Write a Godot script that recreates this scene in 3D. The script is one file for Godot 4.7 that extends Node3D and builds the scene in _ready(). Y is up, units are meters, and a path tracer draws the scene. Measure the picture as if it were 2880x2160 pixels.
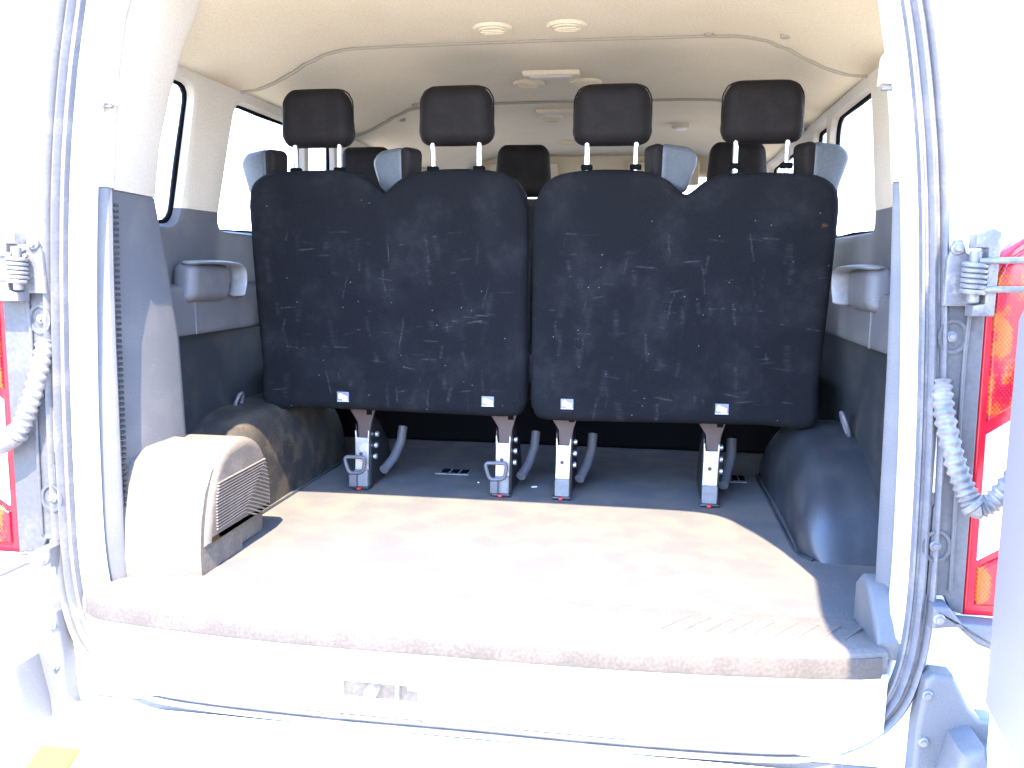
extends Node3D

# ---------------------------------------------------------------- mesh builder
class MB:
	var P := PackedVector3Array()
	var U := PackedVector2Array()
	var mark := 0
	func begin() -> void:
		mark = P.size()
	func tri(a: Vector3, b: Vector3, c: Vector3) -> void:
		if (b - a).cross(c - a).length_squared() < 1e-16:
			return
		P.append(a); P.append(b); P.append(c)
	func quad(a: Vector3, b: Vector3, c: Vector3, d: Vector3) -> void:
		tri(a, b, c); tri(a, c, d)
	# flip what was added since begin() so that it faces outwards (front faces run clockwise)
	func fix() -> void:
		var v := 0.0
		var o := P[mark] if P.size() > mark else Vector3.ZERO
		for i in range(mark, P.size(), 3):
			v += (P[i] - o).dot((P[i + 1] - o).cross(P[i + 2] - o))
		if v > 0.0:
			for i in range(mark, P.size(), 3):
				var t := P[i + 1]
				P[i + 1] = P[i + 2]
				P[i + 2] = t
		mark = P.size()
	func cap(r: PackedVector3Array) -> void:
		var c := Vector3.ZERO
		for p in r: c += p
		c /= r.size()
		for i in r.size():
			tri(c, r[i], r[(i + 1) % r.size()])
	# cap of a polygon that may be concave; ax = the axis to drop
	func cap_poly(r: PackedVector3Array, ax: int, rev: bool) -> void:
		var q := PackedVector2Array()
		for p in r:
			q.append(Vector2(p.y, p.z) if ax == 0 else (Vector2(p.x, p.z) if ax == 1 else Vector2(p.x, p.y)))
		var t := Geometry2D.triangulate_polygon(q)
		for i in range(0, t.size(), 3):
			if rev: tri(r[t[i]], r[t[i + 2]], r[t[i + 1]])
			else: tri(r[t[i]], r[t[i + 1]], r[t[i + 2]])
	# rings of equal size; each ring closed; caps: 0 none, 1 fan
	func loft(rings: Array, caps := true, torus := false) -> void:
		begin()
		var n: int = rings[0].size()
		var m := rings.size()
		for j in (m if torus else m - 1):
			var a: PackedVector3Array = rings[j]
			var b: PackedVector3Array = rings[(j + 1) % m]
			for i in n:
				var k := (i + 1) % n
				quad(a[i], a[k], b[k], b[i])
		if caps and not torus:
			var r0: PackedVector3Array = rings[0].duplicate()
			r0.reverse()
			cap(r0)
			cap(rings[m - 1])
		fix()
	# a sheet (rows of points) given a thickness vector
	func sheet(rows: Array, th: Vector3) -> void:
		begin()
		var m := rows.size()
		var n: int = rows[0].size()
		for j in m - 1:
			for i in n - 1:
				var a: Vector3 = rows[j][i]
				var b: Vector3 = rows[j][i + 1]
				var c: Vector3 = rows[j + 1][i + 1]
				var d: Vector3 = rows[j + 1][i]
				quad(a, b, c, d)
				quad(d + th, c + th, b + th, a + th)
		for j in m - 1:
			for e in [0, n - 1]:
				var a: Vector3 = rows[j][e]
				var b: Vector3 = rows[j + 1][e]
				if e == 0: quad(a, b, b + th, a + th)
				else: quad(b, a, a + th, b + th)
		for i in n - 1:
			for e in [0, m - 1]:
				var a: Vector3 = rows[e][i]
				var b: Vector3 = rows[e][i + 1]
				if e == 0: quad(b, a, a + th, b + th)
				else: quad(a, b, b + th, a + th)
		fix()
	# rounded box; deform: a function of a Vector3 in box space
	func rbox(c: Vector3, s: Vector3, r: float, k := 2, bas := Basis.IDENTITY, deform = null) -> void:
		begin()
		var h := s * 0.5
		r = minf(r, minf(h.x, minf(h.y, h.z)))
		var core := h - Vector3(r, r, r)
		for f in 6:
			var ax := f / 2
			var sg := 1.0 if f % 2 == 0 else -1.0
			var u := (ax + 1) % 3
			var v := (ax + 2) % 3
			var g := []
			var nn := 2 * k + 2
			for j in nn:
				var row := []
				for i in nn:
					var d := Vector3.ZERO
					var q := Vector3.ZERO
					d[ax] = sg
					q[ax] = sg * core[ax]
					var ti := clampf((float(i) - (k if i <= k else k + 1)) / k, -1, 1) if k > 0 else 0.0
					var tj := clampf((float(j) - (k if j <= k else k + 1)) / k, -1, 1) if k > 0 else 0.0
					d[u] = tan(ti * PI / 4)
					d[v] = tan(tj * PI / 4)
					q[u] = core[u] * (-1.0 if i <= k else 1.0)
					q[v] = core[v] * (-1.0 if j <= k else 1.0)
					var p := q + d.normalized() * r
					if deform != null: p = deform.call(p)
					row.append(c + bas * p)
				g.append(row)
			for j in nn - 1:
				for i in nn - 1:
					if sg > 0: quad(g[j][i], g[j][i + 1], g[j + 1][i + 1], g[j + 1][i])
					else: quad(g[j][i], g[j + 1][i], g[j + 1][i + 1], g[j][i + 1])
		fix()
	func tube(path: PackedVector3Array, rad, n := 10) -> void:
		var rings := []
		var up := Vector3(0.123, 0.987, 0.1).normalized()
		for i in path.size():
			var t := (path[mini(i + 1, path.size() - 1)] - path[maxi(i - 1, 0)]).normalized()
			var s := t.cross(up)
			if s.length() < 0.05: s = t.cross(Vector3(1, 0, 0))
			s = s.normalized()
			var w := s.cross(t).normalized()
			up = w
			var r := PackedVector3Array()
			var rr: float = rad[i] if rad is Array or rad is PackedFloat32Array else rad
			for k in n:
				var a := TAU * k / n
				r.append(path[i] + (s * cos(a) + w * sin(a)) * rr)
			rings.append(r)
		loft(rings)
	func cyl(a: Vector3, b: Vector3, r: float, n := 16, bev := 0.0) -> void:
		var d := (b - a).normalized()
		if bev > 0.0: tube(PackedVector3Array([a, a + d * bev, b - d * bev, b]), [r - bev, r, r, r - bev], n)
		else: tube(PackedVector3Array([a, b]), r, n)
	# extrude a 2D polygon along an axis (0: poly=(z,y), 1: poly=(x,z), 2: poly=(x,y)) with bevelled rims
	func prism(poly: PackedVector2Array, ax: int, lo: float, hi: float, bev := 0.0, steps := 2) -> void:
		begin()
		var ins := []
		var lv := []
		if bev > 0.0:
			for s in steps + 1:
				var a := PI / 2 * s / steps
				ins.append(bev * (1 - sin(a))); lv.append(lo + bev * (1 - cos(a)))
			for s in steps + 1:
				var a := PI / 2 * (steps - s) / steps
				ins.append(bev * (1 - sin(a))); lv.append(hi - bev * (1 - cos(a)))
		else:
			ins = [0.0, 0.0]; lv = [lo, hi]
		var cw := Geometry2D.is_polygon_clockwise(poly)
		var rings := []
		for s in ins.size():
			var r := PackedVector3Array()
			var n := poly.size()
			for i in n:
				var p := poly[i]
				var e0 := (p - poly[(i + n - 1) % n]).normalized()
				var e1 := (poly[(i + 1) % n] - p).normalized()
				var nn := (Vector2(-e0.y, e0.x) + Vector2(-e1.y, e1.x))
				nn = nn.normalized() / maxf(0.5, nn.length() * 0.5)
				if cw: nn = -nn
				p += nn * ins[s]
				var l: float = lv[s]
				r.append(Vector3(l, p.y, p.x) if ax == 0 else (Vector3(p.x, l, p.y) if ax == 1 else Vector3(p.x, p.y, l)))
			rings.append(r)
		for j in rings.size() - 1:
			var a: PackedVector3Array = rings[j]
			var b: PackedVector3Array = rings[j + 1]
			for i in a.size():
				var k := (i + 1) % a.size()
				quad(a[i], a[k], b[k], b[i])
		# caps: triangulate the plain outline once, wind the two ends oppositely
		var t := Geometry2D.triangulate_polygon(poly)
		var r0: PackedVector3Array = rings[0]
		var r1: PackedVector3Array = rings[-1]
		# side quads run a[i]->a[i+1]; the first cap must hold the reversed edge
		var same := false
		for i in range(0, t.size(), 3):
			for k in 3:
				if t[i + (k + 1) % 3] == (t[i + k] + 1) % poly.size(): same = true
		for i in range(0, t.size(), 3):
			if same:
				tri(r0[t[i]], r0[t[i + 2]], r0[t[i + 1]]); tri(r1[t[i]], r1[t[i + 1]], r1[t[i + 2]])
			else:
				tri(r0[t[i]], r0[t[i + 1]], r0[t[i + 2]]); tri(r1[t[i]], r1[t[i + 2]], r1[t[i + 1]])
		fix()
	# cut off all that lies above (keep=-1) or below (keep=1) the height y
	func clipped(y: float, keep: float) -> MB:
		var o := MB.new()
		for i in range(0, P.size(), 3):
			var pts := [P[i], P[i + 1], P[i + 2]]
			var res := []
			for k in 3:
				var a: Vector3 = pts[k]
				var b: Vector3 = pts[(k + 1) % 3]
				var da := (a.y - y) * keep
				var db := (b.y - y) * keep
				if da >= 0: res.append(a)
				if da * db < 0: res.append(a.lerp(b, da / (da - db)))
			for k in range(1, res.size() - 1): o.tri(res[0], res[k], res[k + 1])
		return o
	func mesh(crease := 40.0, uvf = null) -> ArrayMesh:
		var cc := cos(deg_to_rad(crease))
		var nt := P.size() / 3
		var fn := PackedVector3Array()
		fn.resize(nt)
		var at := {}
		for i in nt:
			fn[i] = (P[3 * i + 2] - P[3 * i]).cross(P[3 * i + 1] - P[3 * i])
			for k in 3:
				var key := Vector3i((P[3 * i + k] * 20000.0).round())
				if not at.has(key): at[key] = PackedInt32Array()
				at[key].append(i)
		var N := PackedVector3Array()
		N.resize(P.size())
		for i in nt:
			var u := fn[i].normalized()
			for k in 3:
				var key := Vector3i((P[3 * i + k] * 20000.0).round())
				var s := Vector3.ZERO
				for j in at[key]:
					if fn[j].normalized().dot(u) > cc: s += fn[j]
				N[3 * i + k] = s.normalized() if s.length() > 0 else u
		var A := []
		A.resize(Mesh.ARRAY_MAX)
		A[Mesh.ARRAY_VERTEX] = P
		A[Mesh.ARRAY_NORMAL] = N
		if uvf != null:
			var uv := PackedVector2Array()
			for p in P: uv.append(uvf.call(p))
			A[Mesh.ARRAY_TEX_UV] = uv
		var am := ArrayMesh.new()
		am.add_surface_from_arrays(Mesh.PRIMITIVE_TRIANGLES, A)
		return am

# ---------------------------------------------------------------- scene helpers
var M := {}
var rng := RandomNumberGenerator.new()

func lin(r: float, g: float, b: float) -> Color:
	return Color(r, g, b).linear_to_srgb()

func obj(parent: Node, called: String, mb: MB, mat: Material, crease := 40.0, uvf = null, label := "") -> MeshInstance3D:
	var o := MeshInstance3D.new()
	o.name = called
	o.mesh = mb.mesh(crease, uvf)
	o.material_override = mat
	o.cast_shadow = GeometryInstance3D.SHADOW_CASTING_SETTING_ON
	parent.add_child(o, true)
	if label != "": o.set_meta("label", label)
	return o

func thing(called: String, label: String, category: String, at := Vector3.ZERO, group := "") -> Node3D:
	var o := Node3D.new()
	o.name = called
	add_child(o, true)
	o.position = at
	o.set_meta("label", label)
	o.set_meta("category", category)
	if group != "": o.set_meta("group", group)
	return o

func group_node(parent: Node, called: String, label := "") -> Node3D:
	var o := Node3D.new()
	o.name = called
	parent.add_child(o, true)
	if label != "": o.set_meta("label", label)
	return o

func noise(seed_: int, freq: float, oct := 4) -> FastNoiseLite:
	var n := FastNoiseLite.new()
	n.seed = seed_
	n.frequency = freq
	n.fractal_octaves = oct
	n.noise_type = FastNoiseLite.TYPE_SIMPLEX_SMOOTH
	return n

# two-tone speckled colour texture, seamless
func tex_mix(sz: int, seed_: int, a: Color, b: Color, f0: float, f1: float, lo: float, hi: float, fine := 0.25) -> ImageTexture:
	var i0 := noise(seed_, f0).get_seamless_image(sz, sz)
	var i1 := noise(seed_ + 7, f1, 3).get_seamless_image(sz, sz)
	var d0 := i0.get_data()
	var d1 := i1.get_data()
	var out := PackedByteArray()
	out.resize(sz * sz * 3)
	for k in sz * sz:
		var v := d0[k] / 255.0
		var w := d1[k] / 255.0
		var t := smoothstep(lo, hi, v + (w - 0.5) * fine)
		var g := 1.0 + (w - 0.5) * 0.16
		out[3 * k] = int(clampf(lerpf(a.r, b.r, t) * g, 0, 1) * 255)
		out[3 * k + 1] = int(clampf(lerpf(a.g, b.g, t) * g, 0, 1) * 255)
		out[3 * k + 2] = int(clampf(lerpf(a.b, b.b, t) * g, 0, 1) * 255)
	var im := Image.create_from_data(sz, sz, false, Image.FORMAT_RGB8, out)
	im.generate_mipmaps()
	return ImageTexture.create_from_image(im)

# thin pale scratches, rubbed patches and drips drawn over a plain plastic colour
func tex_scuffed(sz: int, seed_: int, a: Color, b: Color, strokes: int, strength: float) -> ImageTexture:
	var im := tex_mix(sz, seed_, a, b, .010, .3, .4, .9).get_image()
	im.clear_mipmaps()
	var r := RandomNumberGenerator.new()
	r.seed = seed_ * 13 + 1
	var nz := noise(seed_ + 3, .08, 3)
	for k in strokes:
		var p := Vector2(r.randf() * sz, r.randf() * sz)
		var ang := r.randf_range(-.5, .5) + (PI / 2 if r.randf() < .7 else 0.0)
		var bend := r.randf_range(-.012, .012)
		var wd := 1 if r.randf() < .8 else r.randi_range(2, 5)
		var st := strength * r.randf_range(.25, 1.0) / (1.0 if wd == 1 else 2.2)
		for t in r.randi_range(8, 70):
			p += Vector2(cos(ang), sin(ang))
			ang += bend
			var q := clampf(.35 + nz.get_noise_2d(p.x * 2, p.y * 2) * 1.6, 0, 1) * st
			for w in wd:
				var x := posmod(int(p.x) + w, sz)
				var y := posmod(int(p.y), sz)
				im.set_pixel(x, y, im.get_pixel(x, y).lerp(lin(.30, .285, .26), q))
	im.generate_mipmaps()
	return ImageTexture.create_from_image(im)

func tex_bump(sz: int, seed_: int, f: float, strength: float) -> ImageTexture:
	var im := noise(seed_, f, 3).get_seamless_image(sz, sz)
	im.convert(Image.FORMAT_RGBA8)
	im.bump_map_to_normal_map(strength)
	im.generate_mipmaps()
	return ImageTexture.create_from_image(im)

func mat(col: Color, rough: float, metal := 0.0) -> StandardMaterial3D:
	var m := StandardMaterial3D.new()
	m.albedo_color = col
	m.roughness = rough
	m.metallic = metal
	return m

func mat_tex(t: Texture2D, rough: float, scale: float, nt: Texture2D = null, ns := 0.5) -> StandardMaterial3D:
	var m := mat(Color.WHITE, rough)
	m.albedo_texture = t
	m.uv1_triplanar = true
	m.uv1_world_triplanar = true
	m.uv1_scale = Vector3.ONE * scale
	if nt:
		m.normal_enabled = true
		m.normal_texture = nt
		m.normal_scale = ns
	return m

func make_materials() -> void:
	var weave := tex_bump(512, 5, 0.45, 1.2)
	M.paint = mat(lin(.74, .75, .74), .32)
	M.paint.clearcoat_enabled = true
	M.paint.clearcoat = 0.5
	M.rubber = mat_tex(tex_mix(256, 11, lin(.10, .10, .105), lin(.15, .142, .14), .02, .2, .35, .85), .6, 2.0)
	M.grey = mat_tex(tex_scuffed(512, 21, lin(.092, .093, .098), lin(.112, .110, .108), 60, .45), .55, 1.3)
	M.grey_dark = mat_tex(tex_scuffed(512, 23, lin(.024, .028, .031), lin(.042, .042, .040), 90, .4), .5, 1.2)
	M.grey_light = mat_tex(tex_mix(256, 27, lin(.15, .155, .165), lin(.18, .18, .18), .010, .11, .4, .9), .5, 1.4)
	M.grey_mid = mat_tex(tex_mix(256, 29, lin(.050, .052, .057), lin(.072, .072, .073), .010, .2, .4, .9), .5, 1.4)
	M.riser = mat_tex(tex_mix(512, 39, lin(.078, .069, .061), lin(.098, .086, .076), .014, .15, .2, .85, .5), .85, 1.4)
	M.riser.metallic_specular = .2
	M.door_lining = mat(lin(.185, .170, .178), .6)
	M.step = mat_tex(tex_mix(512, 37, lin(.108, .097, .087), lin(.130, .115, .102), .016, .12, .3, .75, .5), .8, 1.4)
	M.dusty = mat_tex(tex_mix(512, 31, lin(.125, .104, .084), lin(.158, .132, .106), .012, .10, .3, .8), .8, 1.6)
	M.arch_dusty = mat_tex(tex_mix(512, 33, lin(.034, .032, .030), lin(.085, .068, .050), .012, .15, .36, .70, .6), .55, 1.5)
	M.arch = mat_tex(tex_scuffed(512, 35, lin(.024, .028, .034), lin(.045, .047, .050), 120, .28), .40, 1.4)
	M.carpet = mat_tex(tex_mix(1024, 41, lin(.088, .086, .086), lin(.122, .107, .094), .006, .30, .2, .8, .45), .95, .9, weave, .5)
	M.beige = mat_tex(tex_mix(256, 51, lin(.60, .515, .345), lin(.62, .535, .37), .012, .35, .3, .8), .9, 1.5)
	M.beige_plastic = mat_tex(tex_mix(256, 53, lin(.52, .46, .36), lin(.54, .48, .38), .012, .35, .3, .8), .6, 1.5)
	M.leather = mat_tex(tex_mix(256, 61, lin(.011, .0095, .009), lin(.015, .013, .012), .02, .15, .3, .8), .62, 2.0)
	M.leather.metallic_specular = .22
	M.pad = mat_tex(tex_mix(256, 63, lin(.055, .066, .078), lin(.070, .080, .090), .02, .15, .3, .8), .5, 2.0)
	M.piping = mat(lin(.30, .265, .19), .9)
	M.black = mat(lin(.005, .005, .006), .85)
	M.black.metallic_specular = .15
	M.fabric = mat_tex(tex_mix(256, 65, lin(.010, .010, .012), lin(.016, .016, .018), .02, .2, .4, .7), .95, 2.0, weave, .6)
	M.steel = mat(lin(.62, .62, .62), .28, 1.0)
	M.zinc = mat_tex(tex_mix(256, 71, lin(.50, .50, .51), lin(.62, .62, .62), .02, .15, .4, .7), .38, 3.0)
	M.zinc.metallic = 0.75
	M.hinge = mat_tex(tex_mix(256, 73, lin(.13, .128, .13), lin(.20, .19, .185), .02, .15, .4, .7), .4, 3.0)
	M.hinge.metallic = 0.2
	M.blacksteel = mat(lin(.014, .014, .015), .35)
	M.brown = mat(lin(.06, .035, .028), .6)
	M.red_tab = mat(lin(.55, .02, .03), .4)
	M.handle = mat(lin(.10, .10, .11), .45)
	M.glass = mat(Color(.93, .97, .96, .08), .02)
	M.glass.transparency = BaseMaterial3D.TRANSPARENCY_ALPHA
	M.lens_red = mat(lin(.36, .006, .016), .12)
	M.lens_white = mat(lin(.75, .74, .70), .15)
	M.ground = mat_tex(tex_mix(512, 81, lin(.33, .27, .195), lin(.42, .35, .265), .01, .2, .3, .7), .95, .4)
	M.yellow = mat(lin(.30, .19, .035), .9)
	M.yellow.metallic_specular = .1
	M.hose = mat_tex(tex_mix(256, 85, lin(.11, .11, .115), lin(.19, .175, .16), .03, .15, .4, .7), .5, 3.0)
	M.white_plastic = mat(lin(.70, .70, .68), .5)
	# red lens with amber reflector cells
	var im := Image.create(128, 256, false, Image.FORMAT_RGB8)
	var nz := noise(90, .018, 4)
	for y in 256:
		for x in 128:
			var v := nz.get_noise_2d(x, y * .6)
			var cell := 0.78 + 0.22 * float((x / 4) % 2 ^ (y / 5) % 2)
			var amber := .75 * smoothstep(-.05, .40, v + (0.08 if (y / 5) % 3 == 0 else 0.0) + .10 * float((x / 4 + y / 5) % 2))
			var c := lin(.36, .008, .022).lerp(lin(.50, .13, .006), amber)
			im.set_pixel(x, y, Color(c.r * cell, c.g * cell, c.b * cell))
	M.lens_amber = mat(Color.WHITE, .12)
	M.lens_amber.albedo_texture = ImageTexture.create_from_image(im)
	# seat back cloth with dust smears, scuffs and rubbed streaks
	for s in 2:
		M["seatback%d" % s] = seat_material(100 + 31 * s, weave)
	# small pictogram sticker: padlock over a folding seat, white on slate
	var lb := Image.create(64, 52, false, Image.FORMAT_RGB8)
	lb.fill(lin(.16, .17, .26))
	var wcol := lin(.85, .85, .85)
	lb.fill_rect(Rect2i(0, 48, 64, 4), lin(.5, .5, .56))
	lb.fill_rect(Rect2i(8, 20, 20, 16), wcol)
	for y in 52:
		for x in 64:
			var d := Vector2(x - 18, y - 19).length()
			if y < 20 and d < 11 and d > 6: lb.set_pixel(x, y, wcol)
			if x > 26 and x < 56 and y > 12 + (x - 26) * .35 and y < 44 and (x + y) % 17 > 3: lb.set_pixel(x, y, wcol)
	lb.fill_rect(Rect2i(30, 38, 26, 7), wcol)
	M.sticker = mat(Color.WHITE, .4)
	M.sticker.albedo_texture = ImageTexture.create_from_image(lb)

func seat_material(seed_: int, weave: Texture2D) -> StandardMaterial3D:
	var W := 640
	var H := 560
	var r := RandomNumberGenerator.new()
	r.seed = seed_
	var big := noise(seed_, .006, 4)
	var mid := noise(seed_ + 1, .03, 4)
	var fine := noise(seed_ + 2, .22, 3)
	var dust := PackedFloat32Array()
	dust.resize(W * H)
	for y in H:
		for x in W:
			var b := big.get_noise_2d(x, y)
			var m := mid.get_noise_2d(x, y)
			dust[y * W + x] = 0.02 * smoothstep(-.2, .5, b) + 0.018 * smoothstep(.1, .5, m * .7 + b * .6)
	# rubbed streaks, mostly upright, in the middle and lower half; some L shaped scuffs
	for k in 110:
		var x := r.randf_range(.07, .93) * W
		var y := r.randf_range(.26, .9) * H
		var len := r.randf_range(8, 62)
		var ang := r.randf_range(-.25, .25) if r.randf() < .62 else PI / 2 + r.randf_range(-.2, .2)
		if absf(ang) > 1.0: len *= .6
		var wd := r.randf_range(1.0, 2.6) if k % 3 == 0 else r.randf_range(2.5, 7.5)
		var st := r.randf_range(.08, .50) * (2.6 / (wd + 1.2))
		for t in int(len):
			x += sin(ang) + r.randf_range(-.5, .5)
			y += cos(ang)
			var n := absf(mid.get_noise_2d(x * 6, y * 6)) * 2.2
			for dx in range(-8, 9):
				for dy in range(-2, 3):
					var px := int(x) + dx
					var py := int(y) + dy
					if px < 0 or py < 0 or px >= W or py >= H: continue
					var q := exp(-(dx * dx) / (wd * wd) - dy * dy / 2.0)
					if q < .05: continue
					var g := .5 + .5 * fine.get_noise_2d(px * 2, py * 2) * 2
					dust[py * W + px] = minf(.85, dust[py * W + px] + st * q * n * g * .45)
	for k in 26:
		var x := r.randi_range(30, W - 30)
		var y := r.randi_range(60, H - 20)
		for dx in 2:
			for dy in 2: dust[(y + dy) * W + x + dx] = r.randf_range(.5, 1.6)
	var out := PackedByteArray()
	out.resize(W * H * 3)
	var ca := Color(.0066, .0074, .0092)
	var cb := Color(.16, .165, .17)
	for i in W * H:
		var d := dust[i]
		var g := 1.0 + fine.get_noise_2d(i % W, i / W) * .35
		var c := Color(lerpf(ca.r, cb.r, d) * g, lerpf(ca.g, cb.g, d) * g, lerpf(ca.b, cb.b, d) * g).linear_to_srgb()
		out[3 * i] = int(clampf(c.r, 0, 1) * 255)
		out[3 * i + 1] = int(clampf(c.g, 0, 1) * 255)
		out[3 * i + 2] = int(clampf(c.b, 0, 1) * 255)
	var im := Image.create_from_data(W, H, false, Image.FORMAT_RGB8, out)
	# two rust coloured spots on the right hand bench
	if seed_ > 120:
		var ru := lin(.22, .07, .025)
		for k in 60:
			var px := int(W * .922 + r.randfn(0, 3.2))
			var py := int(H * .235 + r.randfn(0, 2.2))
			im.set_pixel(px, py, im.get_pixel(px, py).lerp(ru, r.randf_range(.3, .9)))
			px = int(W * .44 + r.randfn(0, 5))
			py = int(H * .11 + r.randfn(0, 6))
			im.set_pixel(px, py, im.get_pixel(px, py).lerp(lin(.075, .04, .03), .6))
	var m := mat(Color.WHITE, .92)
	m.albedo_texture = ImageTexture.create_from_image(im)
	m.normal_enabled = true
	m.normal_texture = weave
	m.normal_scale = .5
	m.metallic_specular = .25
	return m

# rounded-rectangle / slanted window outline in the (z,y) plane, n points per corner
func rounded_poly(c: PackedVector2Array, rad: float, n := 6) -> PackedVector2Array:
	var o := PackedVector2Array()
	var m := c.size()
	for i in m:
		var p := c[i]
		var a := (c[(i + m - 1) % m] - p)
		var b := (c[(i + 1) % m] - p)
		var p0 := p + a.normalized() * minf(rad, a.length() * .45)
		var p1 := p + b.normalized() * minf(rad, b.length() * .45)
		for k in n + 1:
			var t := float(k) / n
			o.append(p0.lerp(p, t).lerp(p.lerp(p1, t), t))
	return o

func smooth_path(c: PackedVector2Array, per: int, closed: bool) -> PackedVector2Array:
	var o := PackedVector2Array()
	var m := c.size()
	for i in (m if closed else m - 1):
		var p0 := c[(i + m - 1) % m] if closed else c[maxi(i - 1, 0)]
		var p1 := c[i]
		var p2 := c[(i + 1) % m]
		var p3 := c[(i + 2) % m] if closed else c[mini(i + 2, m - 1)]
		for k in per:
			o.append(p1.cubic_interpolate(p2, p0, p3, float(k) / per))
	if not closed: o.append(c[m - 1])
	return o

func smooth3(c: PackedVector3Array, per: int) -> PackedVector3Array:
	var o := PackedVector3Array()
	var m := c.size()
	for i in m - 1:
		for k in per:
			o.append(c[i].cubic_interpolate(c[i + 1], c[maxi(i - 1, 0)], c[mini(i + 2, m - 1)], float(k) / per))
	o.append(c[m - 1])
	return o

func offset_path(c: PackedVector2Array, d: float) -> PackedVector2Array:   # d > 0: inwards, path runs counter-clockwise
	var o := PackedVector2Array()
	var n := c.size()
	for i in n:
		var t := (c[(i + 1) % n] - c[(i + n - 1) % n]).normalized()
		o.append(c[i] + Vector2(-t.y, t.x) * d)
	return o

func ring_z(c: PackedVector2Array, z: float) -> PackedVector3Array:
	var o := PackedVector3Array()
	for p in c: o.append(Vector3(p.x, p.y, z))
	return o

func ring_x(c: PackedVector2Array, x: float) -> PackedVector3Array:   # (z,y)
	var o := PackedVector3Array()
	for p in c: o.append(Vector3(x, p.y, p.x))
	return o

# ---------------------------------------------------------------- the scene
const SEAL_HALF := [[0, -.213], [.3, -.214], [.58, -.207], [.69, -.192], [.77, -.155], [.828, -.092], [.856, -.01], [.867, .1], [.867, .25], [.862, .45], [.849, .7], [.832, .9], [.807, 1.07], [.780, 1.2], [.752, 1.31], [.70, 1.388], [.59, 1.425], [.3, 1.435], [0, 1.438]]
var seal := PackedVector2Array()

func _ready() -> void:
	rng.seed = 12
	# --- camera, sky, sun, exposure
	var cam := Camera3D.new()
	cam.name = "camera"
	cam.position = Vector3(.3487, .7156, 1.6698)
	cam.rotation_degrees = Vector3(-7.81, 8.94, .456)
	cam.fov = 48.41
	cam.near = .02
	cam.far = 400
	add_child(cam)
	cam.current = true
	var sky := ProceduralSkyMaterial.new()
	sky.sky_top_color = Color(.40, .55, .80)
	sky.sky_horizon_color = Color(.80, .84, .87)
	sky.sky_curve = .16
	sky.ground_bottom_color = Color(.46, .40, .32)
	sky.ground_horizon_color = Color(.62, .62, .60)
	sky.sky_energy_multiplier = 1.5
	var env := Environment.new()
	env.background_mode = Environment.BG_SKY
	env.sky = Sky.new()
	env.sky.sky_material = sky
	env.tonemap_mode = Environment.TONE_MAPPER_LINEAR
	env.tonemap_exposure = 10.5
	env.sdfgi_enabled = true
	env.ssao_enabled = true
	env.ssil_enabled = true
	var we := WorldEnvironment.new()
	we.name = "environment"
	we.environment = env
	add_child(we)
	var sun := DirectionalLight3D.new()
	sun.name = "sun"
	sun.light_energy = .95
	sun.light_color = Color(1, .93, .82)
	sun.light_angular_distance = .5
	sun.shadow_enabled = true
	add_child(sun)
	var az := deg_to_rad(8.0)
	var sl := 1.468
	sun.look_at_from_position(Vector3.ZERO, Vector3(-tan(az), -sl, -1))

	make_materials()
	for p in SEAL_HALF: seal.append(Vector2(p[0], p[1]))
	for i in range(SEAL_HALF.size() - 2, 0, -1): seal.append(Vector2(-SEAL_HALF[i][0], SEAL_HALF[i][1]))
	seal = smooth_path(seal, 4, true)

	var g := MB.new()
	g.begin()
	g.sheet([[Vector3(-150, -.66, 150), Vector3(150, -.66, 150)], [Vector3(-150, -.66, -150), Vector3(150, -.66, -150)]], Vector3(0, -.05, 0))
	var go := obj(self, "ground", g, M.ground)
	go.set_meta("kind", "structure")

	var van := thing("van", "white passenger van with its rear doors open, seen into its luggage space", "van", Vector3(0, -.66, 0))
	var vb := group_node(van, "body")
	vb.position = Vector3(0, .66, 0)
	# parts hang directly under the van; the body node only carries the origin shift
	van.remove_child(vb)
	vb.free()
	van.position = Vector3.ZERO
	build_shell(van)
	build_rear(van)
	build_luggage(van)
	for s in [-1, 1]:
		build_side(van, s)
		build_corner(van, s)
	build_door(van, 1, -7.0)
	build_door(van, -1, 88.0)
	build_ceiling(van)
	build_front(van)
	build_bench(-1, "black cloth bench seat with two grey release loops on its legs")
	build_bench(1, "black cloth bench seat with rust coloured spots and no release loops")
	build_front_seat(-.78, "black seat ahead of the bench, beside the side windows over the panel with ribbed cover")
	build_front_seat(-.145, "black seat in the row ahead, seen between the two rear benches")
	build_front_seat(.665, "black seat in the row ahead with its headrest behind the bench with rust coloured spots")
	build_bits()

# ------------------------------------------------ roof, sides, floor
func yc(x: float) -> float:   # headliner height across the van
	var t := [[0.0, 1.384], [.45, 1.382], [.58, 1.379], [.65, 1.368], [.72, 1.34], [.79, 1.302], [.85, 1.275], [.90, 1.262], [.955, 1.258]]
	x = absf(x)
	for i in t.size() - 1:
		if x <= t[i + 1][0]:
			var k: float = (x - t[i][0]) / (t[i + 1][0] - t[i][0])
			return lerpf(t[i][1], t[i + 1][1], k * k * (3 - 2 * k) * .5 + k * .5)
	return 1.258

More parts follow.
